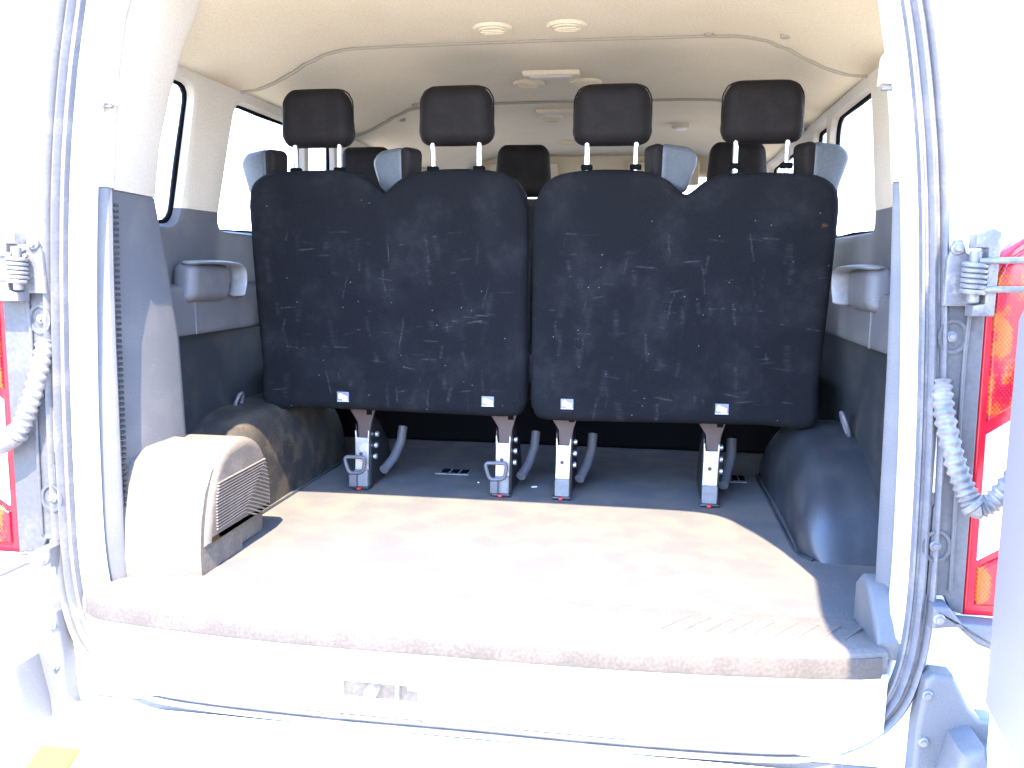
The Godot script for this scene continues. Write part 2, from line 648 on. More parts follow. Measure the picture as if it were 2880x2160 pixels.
func build_ceiling(van: Node3D) -> void:
	var panels := [[.02, -.968, .0, "rear"], [-.980, -1.922, .003, "mid"], [-1.932, -3.75, .003, "front"]]
	for pn in panels:
		var rows := []
		for j in 7:
			var z := lerpf(pn[0], pn[1], j / 6.0)
			var row := []
			for i in 61:
				var x := lerpf(-.955, .955, i / 60.0)
				var y: float = yc(x) + pn[2]
				# the rear edge of the first panel turns up to the door header
				if j == 0 and pn[3] == "rear": y += .03
				if absf(z - pn[1]) < .01 or (absf(z - pn[0]) < .01 and pn[3] != "rear"): y += .006
				row.append(Vector3(x, y, z))
			rows.append(row)
		# close-set rows by the seams so that the edges roll over
		var e0: Array = []
		for p in rows[5]:
			e0.append(Vector3(p.x, yc(p.x) + pn[2], pn[1] + .012))
		rows.insert(6, e0)
		if pn[3] != "rear":
			var e1: Array = []
			for p in rows[1]:
				e1.append(Vector3(p.x, yc(p.x) + pn[2], pn[0] - .012))
			rows.insert(1, e1)
		var m := MB.new()
		m.sheet(rows, Vector3(0, .016, 0))
		obj(van, "headliner", m, M.beige, 50)
	# piped joints between the headliner panels
	for z in [-.974, -1.927]:
		var sp := PackedVector3Array()
		for i in 61:
			var x := lerpf(-.95, .95, i / 60.0)
			sp.append(Vector3(x, yc(x) + .002, z))
		var sb := MB.new()
		sb.tube(sp, .0065, 8)
		obj(van, "headliner_piping", sb, M.piping, 60)
	# round ventilation outlets and oblong reading lamps
	for r in 4:
		var z := -.815 - .745 * r
		for s in [-1, 1]:
			var v := group_node(van, "air_vent")
			var c := Vector3(.105 * s, 1.384, z)
			var b := MB.new()
			b.cyl(c + Vector3(0, .01, 0), c - Vector3(0, .008, 0), .058, 32, .006)
			obj(v, "bezel", b, M.beige, 35)
			var d := MB.new()
			d.cyl(c - Vector3(0, .007, 0), c - Vector3(0, .011, 0), .042, 28, .003)
			obj(v, "nozzle", d, M.beige, 35)
			for k in [-1, 0, 1]:
				var f := MB.new()
				f.rbox(c + Vector3(0, -.012, k * .018), Vector3(.07 - absf(k) * .016, .004, .004), .0015, 1)
				obj(v, "vane", f, M.beige)
		if r == 1 or r == 2:
			var l := group_node(van, "reading_lamp")
			var c := Vector3(-.005 - .045 * (r - 1), 1.385, -1.405 if r == 1 else -2.13)
			var b := MB.new()
			b.rbox(c, Vector3(.20, .03, .075), .012, 2)
			obj(l, "housing", b, M.beige)
			var q := MB.new()
			q.rbox(c - Vector3(0, .014, 0), Vector3(.15, .012, .05), .005, 2)
			obj(l, "diffuser", q, M.beige_plastic)
	var bl := group_node(van, "coat_hook")
	var b2 := MB.new()
	b2.rbox(Vector3(.478, 1.376, -2.515), Vector3(.085, .03, .04), .008, 2)
	obj(bl, "base", b2, M.beige_plastic)
	var b3 := MB.new()
	b3.rbox(Vector3(.478, 1.358, -2.50), Vector3(.05, .014, .02), .005, 2)
	obj(bl, "hook", b3, M.white_plastic)
	# headliner fixing buttons
	for p in [Vector2(-.62, -1.86), Vector2(.50, -.945), Vector2(-.72, -2.02), Vector2(.70, -.86)]:
		var k := MB.new()
		var y := yc(p.x)
		k.cyl(Vector3(p.x, y + .01, p.y), Vector3(p.x, y - .006, p.y), .014, 16, .003)
		obj(van, "fixing_button", k, M.piping)

func build_shell(van: Node3D) -> void:
	# outer roof skin
	var rows := []
	for j in 9:
		var z := lerpf(.06, -3.8, j / 8.0)
		var row := []
		for i in 31:
			var x := lerpf(-1.0, 1.0, i / 30.0)
			row.append(Vector3(x, 1.50 - .22 * pow(absf(x), 6.0), z))
		rows.append(row)
	var m := MB.new()
	m.sheet(rows, Vector3(0, .02, 0))
	obj(van, "roof", m, M.paint, 50)
	# floor carpet
	var f := MB.new()
	var fr := []
	for j in 2:
		fr.append([Vector3(-.955, 0, lerpf(-.082, -3.8, j)), Vector3(.955, 0, lerpf(-.082, -3.8, j))])
	f.sheet(fr, Vector3(0, -.05, 0))
	obj(van, "floor_carpet", f, M.carpet)
	var pl := MB.new()
	pl.rbox(Vector3(0, .135, -1.98), Vector3(1.86, .27, .56), .02, 2)
	obj(van, "seat_plinth", pl, M.black)

func win_cells() -> Array:
	# z0 z1 of the cell (bottom, top), window corners rear-bottom, front-bottom, front-top, rear-top (z,y)
	return [
		[[-.18, -.18], [-.685, -.83], [Vector2(-.30, .825), Vector2(-.575, .825), Vector2(-.70, 1.225), Vector2(-.40, 1.225)], .05],
		[[-.685, -.83], [-1.50, -1.52], [Vector2(-.795, .82), Vector2(-1.475, .82), Vector2(-1.485, 1.225), Vector2(-.955, 1.225)], .06],
		[[-1.50, -1.52], [-1.95, -1.95], [Vector2(-1.525, .82), Vector2(-1.80, .82), Vector2(-1.80, 1.225), Vector2(-1.535, 1.225)], .03],
		[[-1.95, -1.95], [-3.75, -3.75], [Vector2(-2.08, .82), Vector2(-3.1, .82), Vector2(-3.0, 1.225), Vector2(-2.08, 1.225)], .05],
	]

func resample(c: PackedVector2Array, n: int) -> PackedVector2Array:
	var L := 0.0
	var m := c.size()
	for i in m: L += c[i].distance_to(c[(i + 1) % m])
	var o := PackedVector2Array()
	var i := 0
	var acc := 0.0
	for k in n:
		var t := L * k / n
		while acc + c[i % m].distance_to(c[(i + 1) % m]) < t and i < 10 * m:
			acc += c[i % m].distance_to(c[(i + 1) % m])
			i += 1
		var d := c[i % m].distance_to(c[(i + 1) % m])
		o.append(c[i % m].lerp(c[(i + 1) % m], (t - acc) / maxf(d, 1e-6)))
	return o

# for each window-outline point the point of the cell border in the same direction (corners kept)
func border(win: PackedVector2Array, cell: PackedVector2Array) -> PackedVector2Array:
	var c := Vector2.ZERO
	for p in win: c += p
	c /= win.size()
	var o := PackedVector2Array()
	for p in win:
		var best := p
		var far := c + (p - c).normalized() * 10
		for i in 4:
			var hit = Geometry2D.segment_intersects_segment(c, far, cell[i], cell[(i + 1) % 4])
			if hit != null: best = hit
		o.append(best)
	for q in cell:   # snap the nearest point to each corner
		var bi := 0
		for i in o.size():
			if o[i].distance_to(q) < o[bi].distance_to(q): bi = i
		o[bi] = q
	return o

func build_side(van: Node3D, s: int) -> void:
	var xin := .945
	for cell in win_cells():
		var win := rounded_poly(PackedVector2Array(cell[2]), cell[3], 7)
		win = resample(win, 72)
		var cp := PackedVector2Array([Vector2(cell[0][0], .55), Vector2(cell[1][0], .55), Vector2(cell[1][1], 1.275), Vector2(cell[0][1], 1.275)])
		var bo := border(win, cp)
		# trim: flat, rolled edge into the reveal, reveal, back
		var m := MB.new()
		var ctr := Vector2.ZERO
		for p in win: ctr += p
		ctr /= win.size()
		var w1 := PackedVector2Array()
		var w2 := PackedVector2Array()
		var w3 := PackedVector2Array()
		for i in win.size():
			var d := (bo[i] - win[i])
			var L := d.length()
			d = d.normalized()
			w1.append(win[i] + d * minf(.030, L * .9))
			w2.append(win[i] + d * minf(.010, L * .5))
			w3.append(win[i])
		m.loft([ring_x(bo, s * xin), ring_x(w1, s * xin), ring_x(w2, s * (xin + .007)), ring_x(w3, s * (xin + .024)), ring_x(w3, s * (xin + .04)), ring_x(bo, s * (xin + .04))], false, true)
		var up := m.clipped(.872, 1.0)
		var dn := m.clipped(.872, -1.0)
		obj(van, "window_trim", up, M.beige_plastic, 35)
		obj(van, "side_trim", dn, M.grey, 35)
		# rubber edge and pane
		var wo := group_node(van, "side_window")
		var rb := MB.new()
		rb.loft([ring_x(w3, s * (xin + .026)), ring_x(offset_scaled(w3, ctr, -.010), s * (xin + .030)), ring_x(offset_scaled(w3, ctr, -.010), s * (xin + .038)), ring_x(w3, s * (xin + .039))], false, true)
		obj(wo, "rubber_edge", rb, M.black, 35)
		var gl := MB.new()
		gl.prism(offset_scaled(w3, ctr, .004), 0, minf(s * (xin + .034), s * (xin + .037)), maxf(s * (xin + .034), s * (xin + .037)))
		obj(wo, "pane", gl, M.glass)
		# outer skin around the window
		var o := MB.new()
		var cq := PackedVector2Array([Vector2(cell[0][0] if cell[0][0] < -.2 else .0, .55), Vector2(cell[1][0], .55), Vector2(cell[1][1], 1.36), Vector2(cell[0][1] if cell[0][1] < -.2 else .0, 1.36)])
		var b2 := border(win, cq)
		o.loft([ring_x(b2, s * .992), ring_x(w3, s * .992), ring_x(w3, s * .985), ring_x(b2, s * .985)], false, true)
		obj(van, "outer_side_panel", o, M.paint, 35)
	# lower outer skin
	var sk := MB.new()
	sk.prism(PackedVector2Array([Vector2(-.03, -.30), Vector2(-.03, .548), Vector2(-3.75, .548), Vector2(-3.75, -.30)]), 0, minf(s * .985, s * 1.0), maxf(s * .985, s * 1.0))
	obj(van, "lower_side_panel", sk, M.paint)
	# grey lower trim: upper field, ledge, band, then dark lining under it
	var tr := MB.new()
	var pr := PackedVector2Array()
	var prof := [[.945, .56], [.945, .655], [.938, .662], [.905, .656], [.898, .648], [.895, .64], [.892, .535], [.900, .522], [.93, .520], [.97, .52], [.97, .56]]
	var rings := []
	for z in [-.22, -.5, -.9, -1.4, -2.2, -3.7]:
		var r := PackedVector3Array()
		for p in prof: r.append(Vector3(s * p[0], p[1], z))
		rings.append(r)
	tr.loft(rings)
	obj(van, "waist_trim", tr, M.grey, 35)
	var li := MB.new()
	li.prism(PackedVector2Array([Vector2(-.2, .0), Vector2(-.2, .521), Vector2(-3.7, .521), Vector2(-3.7, .0)]), 0, minf(s * .93, s * .955), maxf(s * .93, s * .955))
	obj(van, "side_lining", li, M.grey_dark)
	# seam ribs of the waist trim
	var sm := MB.new()
	sm.rbox(Vector3(s * .8925, .585, -.545), Vector3(.006, .125, .006), .002, 1)
	obj(van, "trim_seam", sm, M.grey)
	# moulded pull handle
	var h := group_node(van, "pull_handle")
	var sc := MB.new()
	var shape := func(p: Vector3) -> Vector3:
		var k := clampf((-p.z + .12) / .24, 0, 1)
		return Vector3(p.x, p.y * (1.0 - .25 * smoothstep(-.02, -.12, p.y) * k) - .006 * k, p.z + .02 * smoothstep(0, -.06, p.y))
	sc.rbox(Vector3(s * .905, .668, -.615), Vector3(.075, .112, .225), .032, 4, Basis.IDENTITY, shape)
	obj(h, "scoop", sc, M.grey, 50)
	var gp := MB.new()
	var path := smooth3(PackedVector3Array([Vector3(s * .885, .720, -.50), Vector3(s * .868, .722, -.58), Vector3(s * .860, .719, -.68), Vector3(s * .860, .706, -.735), Vector3(s * .862, .668, -.748), Vector3(s * .866, .622, -.738)]), 6)
	var ringsg := []
	for i in path.size():
		var t := (path[mini(i + 1, path.size() - 1)] - path[maxi(i - 1, 0)]).normalized()
		var a := Vector3(s, 0, 0)
		var b := t.cross(a).normalized()
		var r := PackedVector3Array()
		var sc2 := 1.0 if i > 0 and i < path.size() - 1 else .5
		for k in 10:
			var an := TAU * k / 10
			r.append(path[i] + a * cos(an) * .026 * sc2 + b * sin(an) * .006 * sc2)
		ringsg.append(r)
	gp.loft(ringsg)
	obj(h, "grip", gp, M.grey_light, 60)
	if s < 0:
		var so := group_node(van, "lamp_socket")
		var b := MB.new()
		b.rbox(Vector3(-.893, .632, -.80), Vector3(.012, .03, .028), .003, 1)
		obj(so, "housing", b, M.black)
		var b2 := MB.new()
		b2.rbox(Vector3(-.885, .632, -.80), Vector3(.006, .011, .007), .002, 1)
		obj(so, "switch", b2, M.white_plastic)
	# folding lashing eye above the wheel arch
	var ey := MB.new()
	var ep := PackedVector3Array()
	for k in 25:
		var a := TAU * k / 24
		ep.append(Vector3(s * (.905 - .012 * sin(a)), .285 + .034 * sin(a), -.80 + .020 * cos(a)))
	ey.tube(ep, .006, 8)
	obj(van, "lashing_eye", ey, M.handle, 60)
	if s > 0:
		var sl := MB.new()
		sl.rbox(Vector3(.929, .217, -.462), Vector3(.004, .012, .075), .0015, 1, Basis(Vector3(1, 0, 0), .12))
		obj(van, "lining_slot", sl, M.black)
	wheel_arch(van, s)
	pillar(van, s)

func offset_scaled(c: PackedVector2Array, ctr: Vector2, d: float) -> PackedVector2Array:
	var o := PackedVector2Array()
	for p in c: o.append(p + (p - ctr).normalized() * d)
	return o

func wheel_arch(van: Node3D, s: int) -> void:
	var rows := []
	var top := .262 if s > 0 else .285
	var pe := 2.3 if s > 0 else 4.2
	var qe := .62 if s > 0 else .5
	var zc := -.92
	var hl := .475
	var nz := noise(500 + s, 3.0, 3)
	for j in 37:
		var t := lerpf(-1, 1, j / 36.0)
		var z := zc - hl * t
		var H := top * pow(maxf(0.0, 1.0 - pow(absf(t), pe)), qe)
		# the rear corner is rounded in plan
		var corner := .05 * pow(maxf(0.0, (absf(t) - .80) / .20), 2.5)
		var row := []
		for i in 15:
			var a := PI / 2 * i / 14.0
			var x := .742 + corner + .012 * (H / top) + .10 * (1 - pow(cos(a), .65))
			var y := H * pow(sin(a), .60)
			var n := nz.get_noise_3d(x, y, z) * .004 * (H / top)
			row.append(Vector3(s * (x + n), y - .004 + n, z))
		for x in [.87, .90, .935, .95]:
			row.append(Vector3(s * x, H + .006 * (x - .84) / .1 - .004, z))
		rows.append(row)
	var m := MB.new()
	m.sheet(rows, Vector3(0, -.012, 0))
	obj(van, "wheel_arch", m, M.arch_dusty if s < 0 else M.arch, 60)
	# flange along the wall and the floor
	var fl := MB.new()
	var fr := []
	for j in 25:
		var t := lerpf(-.97, .97, j / 24.0)
		fr.append(Vector3(s * (.738 + .05 * pow(maxf(0.0, (absf(t) - .80) / .20), 2.5)), .002, zc - hl * t * 1.01))
	fl.tube(PackedVector3Array(fr), .0045, 6)
	obj(van, "arch_flange", fl, M.arch, 60)

# rear pillar trim, in plan polylines at several heights
func pillar(van: Node3D, s: int) -> void:
	#        y    a     b     c     d
	var T := [[.0, .845, .800, .832, .786], [.10, .845, .800, .832, .784], [.25, .845, .798, .831, .784], [.54, .842, .794, .828, .793], [.70, .840, .790, .824, .815], [.8745, .831, .783, .816, .841],
		[.876, .829, .780, .812, .839], [1.0, .815, .768, .798, .820], [1.12, .797, .752, .778, .787], [1.22, .778, .732, .752, .750], [1.30, .745, .70, .71, .71], [1.40, .70, .66, .665, .67]]
	for half in 2:
		var rings := []
		for k in range(0, 6) if half == 0 else range(6, 12):
			var q: Array = T[k]
			if s > 0:
				var fl := .03 if half == 0 else .02
				q = [q[0], q[1], q[2] + .006, q[2] + fl, maxf(q[2] + .04, (.895 if half == 0 else .885 - .6 * maxf(0.0, q[0] - 1.1)))]
			var r := PackedVector3Array()
			var zd := -.29 if s < 0 else -.245
			var pl := [[q[1] + .03, .045], [q[1], .004], [q[1] - .018, -.004], [q[2] + .004, -.022], [q[2], -.030], [q[2] + .004, -.040], [q[2] + .012, -.046], [q[3] + .012, -.060], [q[3], -.064], [q[3] - .002, -.075], [lerpf(q[3], q[4], .35) - .006, -.13], [lerpf(q[3], q[4], .7) - .006, -.19], [q[4] - .002, zd + .022], [q[4] + .004, zd], [q[4] + .03, zd - .012], [.95, zd - .03], [.97, zd - .02], [.97, .045]]
			for p in pl: r.append(Vector3(s * p[0], q[0], p[1]))
			rings.append(r)
		var m := MB.new()
		m.loft(rings)
		obj(van, "pillar_trim", m, M.grey if half == 0 else M.beige_plastic, 28, null, "grey lower pillar trim" if half == 0 else "beige upper pillar trim")
	# knurled gasket in the groove of the pillar trim
	var gk := group_node(van, "gasket") if s < 0 else null
	for k in (62 if s < 0 else 0):
		var y := .06 + k * .0128
		var i := 0
		while i < 4 and T[i + 1][0] < y: i += 1
		var f: float = (y - T[i][0]) / (T[i + 1][0] - T[i][0])
		var x: float = lerpf(T[i][2], T[i + 1][2], f) + .012
		var b := MB.new()
		b.rbox(Vector3(s * x, y, -.052), Vector3(.018, .007, .014), .002, 1)
		obj(gk, "tooth", b, M.grey_dark)
	# clip pocket on the upper trim
	var cl := group_node(van, "belt_clip")
	var b := MB.new()
	var pts := PackedVector2Array()
	for k in 13:
		var a := PI * k / 12.0
		pts.append(Vector2(s * .775 + .024 * cos(a), 1.088 + .022 * sin(a)))
	pts.append(Vector2(s * .775 - .026, 1.045))
	pts.append(Vector2(s * .775 + .026, 1.040))
	b.prism(pts, 2, -.03, .006, .004)
	obj(cl, "cover", b, M.beige_plastic, 35)
	var b2 := MB.new()
	b2.rbox(Vector3(s * .775, 1.036, .002), Vector3(.05, .006, .012), .002, 1)
	obj(cl, "slot", b2, M.grey_light)

# ------------------------------------------------ luggage space
func zf(x: float) -> float:
	return .12 + .065 * (1.0 - pow(absf(x) / .80, 2.2))

func build_luggage(van: Node3D) -> void:
	# sill step with a rolled front edge
	var rings := []
	for k in 45:
		var x := lerpf(-.812, .800, k / 44.0)
		var e := minf(1.0, minf(k, 44 - k) / 3.0)
		e = sqrt(1 - (1 - e) * (1 - e))
		var z := zf(clampf(x, -.8, .8)) - .014 * (1 - e)
		var lo := -.026 + .012 * (1 - absf(x))
		var r := PackedVector3Array()
		for p in [[-.090, -.03], [-.090, .001], [-.084, .006], [-.07, .007], [-.06, .010], [0, .018], [z - .03, .031], [z - .012, .031], [z - .004, .027], [z, .018], [z + .001, .0], [z - .001, lo + .008], [z - .006, lo], [z - .03, lo - .004]]:
			r.append(Vector3(x, p[1] - .004 * (1 - e), p[0]))
		rings.append(r)
	var st := MB.new()
	st.loft(rings)
	var step := obj(van, "sill_step", st, M.step, 35)
	# dirty riser face let over the front of the step
	var rrows := []
	for k in 45:
		var x := lerpf(-.800, .788, k / 44.0)
		var z := zf(clampf(x, -.8, .8)) + .0035 - .010 * pow(absf(x) / .8, 30.0)
		var lo := -.024 + .012 * (1 - absf(x))
		rrows.append([Vector3(x, .019, z - .002), Vector3(x, .012, z), Vector3(x, lo + .008, z), Vector3(x, lo, z - .003)])
	var rz := MB.new()
	rz.sheet(rrows, Vector3(0, 0, -.004))
	obj(step, "riser_face", rz, M.riser, 50, null, "dirt stained front face")
	for k in 9:
		var gp := MB.new()
		var x := .42 + k * .042
		gp.rbox(Vector3(x, .0205, .025), Vector3(.006, .006, .11), .002, 1, Basis(Vector3(1, 0, 0), -.10) * Basis(Vector3.UP, -.55))
		obj(step, "grip_rib", gp, M.step)
	for q in [[-.305, -1.19, .12, .075, .04], [.655, -1.275, .085, .10, .0]]:
		var rcv := group_node(van, "floor_anchor_cover")
		var fr := MB.new()
		var pp := PackedVector2Array([Vector2(q[0] - q[2] / 2, q[1] + q[3] / 2), Vector2(q[0] + q[2] / 2, q[1] + q[3] / 2), Vector2(q[0] + q[2] / 2, q[1] - q[3] / 2), Vector2(q[0] - q[2] / 2 + q[4], q[1] - q[3] / 2)])
		fr.prism(pp, 1, -.002, .004, .0015)
		obj(rcv, "rim", fr, M.grey_light)
		for k in 3:
			var sl := MB.new()
			sl.rbox(Vector3(q[0] + (k - 1) * q[2] * .28 + .006, .0042, q[1]), Vector3(q[2] * .22, .003, q[3] * .7), .001, 1)
			obj(rcv, "insert", sl, M.black)
	# end blocks of the step
	for s in [1]:
		var eb := MB.new()
		var prof := PackedVector2Array([Vector2(-.10, .002), Vector2(-.10, .085), Vector2(-.06, .115), Vector2(-.01, .11), Vector2(.06, .06), Vector2(.085, .034), Vector2(.085, .002)])
		eb.prism(prof, 0, minf(s * .785, s * .84), maxf(s * .785, s * .84), .010, 3)
		obj(van, "step_end_block", eb, M.grey, 35)
	# moulded jack cover on the near side
	var jc := group_node(van, "jack_cover", "dusty moulded cover with ribbed side panel")
	var pf := smooth_path(PackedVector2Array([Vector2(-.100, .062), Vector2(-.112, .13), Vector2(-.145, .215), Vector2(-.20, .272), Vector2(-.30, .288), Vector2(-.385, .262), Vector2(-.435, .20), Vector2(-.455, .12), Vector2(-.455, .062)]), 4, false)
	var up := MB.new()
	up.prism(pf, 0, -.935, -.64, .022, 4)
	obj(jc, "shell", up, M.dusty, 40)
	var rr := []
	for k in 13:
		var x := lerpf(-.845, -.650, k / 12.0)
		var e := pow(k / 12.0, 2.2)
		var z0 := lerpf(-.030, -.092, e)
		var hh := lerpf(.30, .262, e) - .03 * pow(maxf(0.0, .3 - k / 12.0) / .3, 2.0)
		var r := PackedVector3Array()
		for p in [[.0, .002], [.003, .06], [-.006, .14], [-.028, .21], [-.062, .26], [-.11, .285], [-.20, .290], [-.20, .002]]:
			r.append(Vector3(x, p[1] * hh / .29, z0 + p[0]))
		rr.append(r)
	var sk := MB.new()
	sk.loft(rr)
	obj(jc, "rear_skirt", sk, M.dusty, 50)
	var lo := MB.new()
	lo.prism(PackedVector2Array([Vector2(-.094, .0), Vector2(-.098, .07), Vector2(-.448, .07), Vector2(-.445, .0)]), 0, -.93, -.664, .01, 2)
	obj(jc, "base", lo, M.dusty, 40)
	# recessed frame of the ribbed panel, then chevron ribs
	for k in 16:
		var y0 := .100 + k * .0072
		var za := -.285 - k * .0085
		var zl := -.148 - .35 * maxf(0.0, y0 - .165)
		var yl := y0 - .004
		var zr := -.430 + .45 * maxf(0.0, y0 - .17)
		var yr := y0 - (za - zr) * .40
		if yr < .074:
			zr = za - (y0 - .074) / .40
			yr = .074
		var m := MB.new()
		for seg in [[za, y0, zl, yl], [za, y0, zr, yr]]:
			var a := Vector3(-.640, seg[1], seg[0])
			var b := Vector3(-.640, seg[3], seg[2])
			if a.distance_to(b) < .008: continue
			var d := (b - a).normalized()
			var bas := Basis(Vector3(1, 0, 0), d.cross(Vector3(1, 0, 0)), d)
			m.rbox((a + b) / 2, Vector3(.009, .0042, a.distance_to(b)), .0015, 1, bas)
		if m.P.size() > 0: obj(jc, "rib", m, M.dusty, 35)

# ------------------------------------------------ rear frame, seal, sill, bumper
func build_rear(van: Node3D) -> void:
	# outer painted rear panel round the opening
	var bo := offset_path(seal, -.004)
	var b1 := PackedVector2Array()
	var b2 := PackedVector2Array()
	for p in seal:
		var q := p
		var k := smoothstep(.55, .80, absf(p.x))
		q.x += signf(p.x) * .085 * k
		q.y += (.06 if p.y > 1.2 else 0.0) * smoothstep(1.2, 1.42, p.y) - .07 * smoothstep(-.05, -.2, p.y)
		b1.append(q)
		var q2 := q
		q2.x = q.x + (signf(p.x) * (1.0 - absf(q.x)) * k)
		q2.y += .03 * smoothstep(1.2, 1.42, p.y)
		b2.append(q2)
	var m := MB.new()
	m.loft([ring_z(offset_path(seal, .02), .082), ring_z(bo, .092), ring_z(b1, .088), ring_z(b2, .03), ring_z(b2, -.04), ring_z(b1, .02), ring_z(offset_path(seal, .02), .05)], false, true)
	obj(van, "rear_panel", m, M.paint, 45)
	# door frame flange inside the seal
	var fm := MB.new()
	fm.loft([ring_z(offset_path(seal, .016), .088), ring_z(offset_path(seal, .036), .086), ring_z(offset_path(seal, .044), .076), ring_z(offset_path(seal, .048), .04), ring_z(offset_path(seal, .044), .005), ring_z(offset_path(seal, -.02), .0), ring_z(offset_path(seal, -.02), .05)], false, true)
	obj(van, "door_frame", fm, M.paint, 45)
	# lipped rubber seal
	var prof := [[-.006, .088], [-.006, .106], [-.001, .112], [.004, .106], [.006, .098], [.010, .098], [.013, .108], [.018, .111], [.022, .104], [.024, .096], [.028, .096], [.031, .101], [.035, .100], [.037, .092], [.037, .085]]
	var rr := []
	for p in prof: rr.append(ring_z(offset_path(seal, p[0]), p[1]))
	var sm := MB.new()
	sm.loft(rr, false, true)
	obj(van, "door_seal", sm, M.rubber, 50)
	# painted sill below the step, with the latch recess let into it
	var hx0 := -.242
	var hx1 := -.070
	var sill := MB.new()
	var cols := func(x: float) -> PackedVector3Array:
		var z := zf(clampf(x, -.8, .8)) - .006
		var r := PackedVector3Array()
		for t in [0.0, .15, .35, .55, .75, .9, 1.0]:
			var y := lerpf(-.016, -.188, t)
			var zz := lerpf(z, .108, smoothstep(0, 1, t))
			r.append(Vector3(x, y, zz))
		return r
	for span in [[-.80, hx0], [hx1, .80]]:
		var rows := []
		for k in 17: rows.append(cols.call(lerpf(span[0], span[1], k / 16.0)))
		sill.sheet(rows, Vector3(0, 0, -.02))
	# above and below the recess
	for span in [[-.016, -.098], [-.150, -.188]]:
		var rows := []
		for k in 5:
			var x := lerpf(hx0, hx1, k / 4.0)
			var c: PackedVector3Array = cols.call(x)
			var row := []
			for j in 4:
				var y := lerpf(span[0], span[1], j / 3.0)
				var t: float = (y + .016) / (-.188 + .016)
				row.append(Vector3(x, y, lerpf(c[0].z, .108, smoothstep(0, 1, t))))
			rows.append(row)
		sill.sheet(rows, Vector3(0, 0, -.02))
	var so := obj(van, "rear_sill", sill, M.paint, 45)
	var rc := group_node(van, "latch_recess")
	var bk := MB.new()
	bk.rbox(Vector3((hx0 + hx1) / 2, -.124, .105), Vector3(.176, .060, .008), .002, 1)
	obj(rc, "back_plate", bk, M.dusty)
	for w in [[-.240, .004, .052], [-.072, .004, .052]]:
		var e := MB.new()
		e.rbox(Vector3(w[0], -.124, .122), Vector3(.004, .054, .034), .001, 1)
		obj(rc, "cheek", e, M.paint)
	var tb := MB.new()
	tb.rbox(Vector3((hx0 + hx1) / 2, -.0985, .122), Vector3(.17, .004, .034), .001, 1)
	obj(rc, "top_edge", tb, M.paint)
	var stx := MB.new()
	stx.cyl(Vector3(-.173, -.126, .100), Vector3(-.173, -.126, .142), .013, 18, .003)
	obj(rc, "striker_stud", stx, M.zinc)
	var br := MB.new()
	br.rbox(Vector3(-.122, -.130, .116), Vector3(.006, .04, .02), .002, 1)
	obj(rc, "striker_bar", br, M.zinc)
	var br2 := MB.new()
	br2.rbox(Vector3(-.09, -.118, .113), Vector3(.024, .008, .012), .002, 1)
	obj(rc, "striker_bar", br2, M.zinc)
	# gap strip, clips, bumper
	var gs := MB.new()
	var gr := []
	for k in 33:
		var x := lerpf(-.80, .80, k / 32.0)
		gr.append([Vector3(x, -.209, .094), Vector3(x, -.2395, .098)])
	gs.sheet(gr, Vector3(0, 0, -.02))
	obj(van, "bumper_gap_strip", gs, M.grey)
	for x in [-.66, -.50, -.33, -.08, .045, .20, .40, .57, .69]:
		var c := MB.new()
		c.rbox(Vector3(x, -.2315, .104), Vector3(.016 if int(x * 100) % 2 == 0 else .026, .014, .016), .003, 1)
		obj(van, "bumper_clip", c, M.white_plastic if int(x * 100) % 2 == 0 else M.grey_light)
	var bp := PackedVector2Array([Vector2(.085, -.239), Vector2(.13, -.240), Vector2(.20, -.252), Vector2(.26, -.278), Vector2(.295, -.32), Vector2(.305, -.40), Vector2(.28, -.52), Vector2(.05, -.52)])
	var bm := MB.new()
	bm.prism(smooth_path(bp, 2, true), 0, -1.0, 1.0, .02, 3)
	var bumper := obj(van, "bumper", bm, M.paint, 40)
	# number plate corner let into the bumper
	var tilt := Basis(Vector3(1, 0, 0), .41)
	var plf := MB.new()
	plf.rbox(Vector3(-.755, -.263, .262), Vector3(.19, .008, .085), .003, 1, tilt)
	obj(bumper, "plate_holder", plf, M.dusty)
	var pl := MB.new()
	pl.rbox(Vector3(-.785, -.2575, .265), Vector3(.085, .006, .065), .002, 1, tilt)
	obj(bumper, "yellow_plate", pl, M.yellow)

func screw(parent: Node, c: Vector3, r := .011) -> void:
	var g := group_node(parent, "screw") if parent.get_parent() == self else null
	var m := MB.new()
	m.cyl(c - Vector3(0, 0, .006), c + Vector3(0, 0, .003), r, 18, .002)
	m.cyl(c, c + Vector3(0, 0, .008), r * .55, 6, .001)
	if g:
		g.free()
	obj(parent, "screw", m, M.hinge)

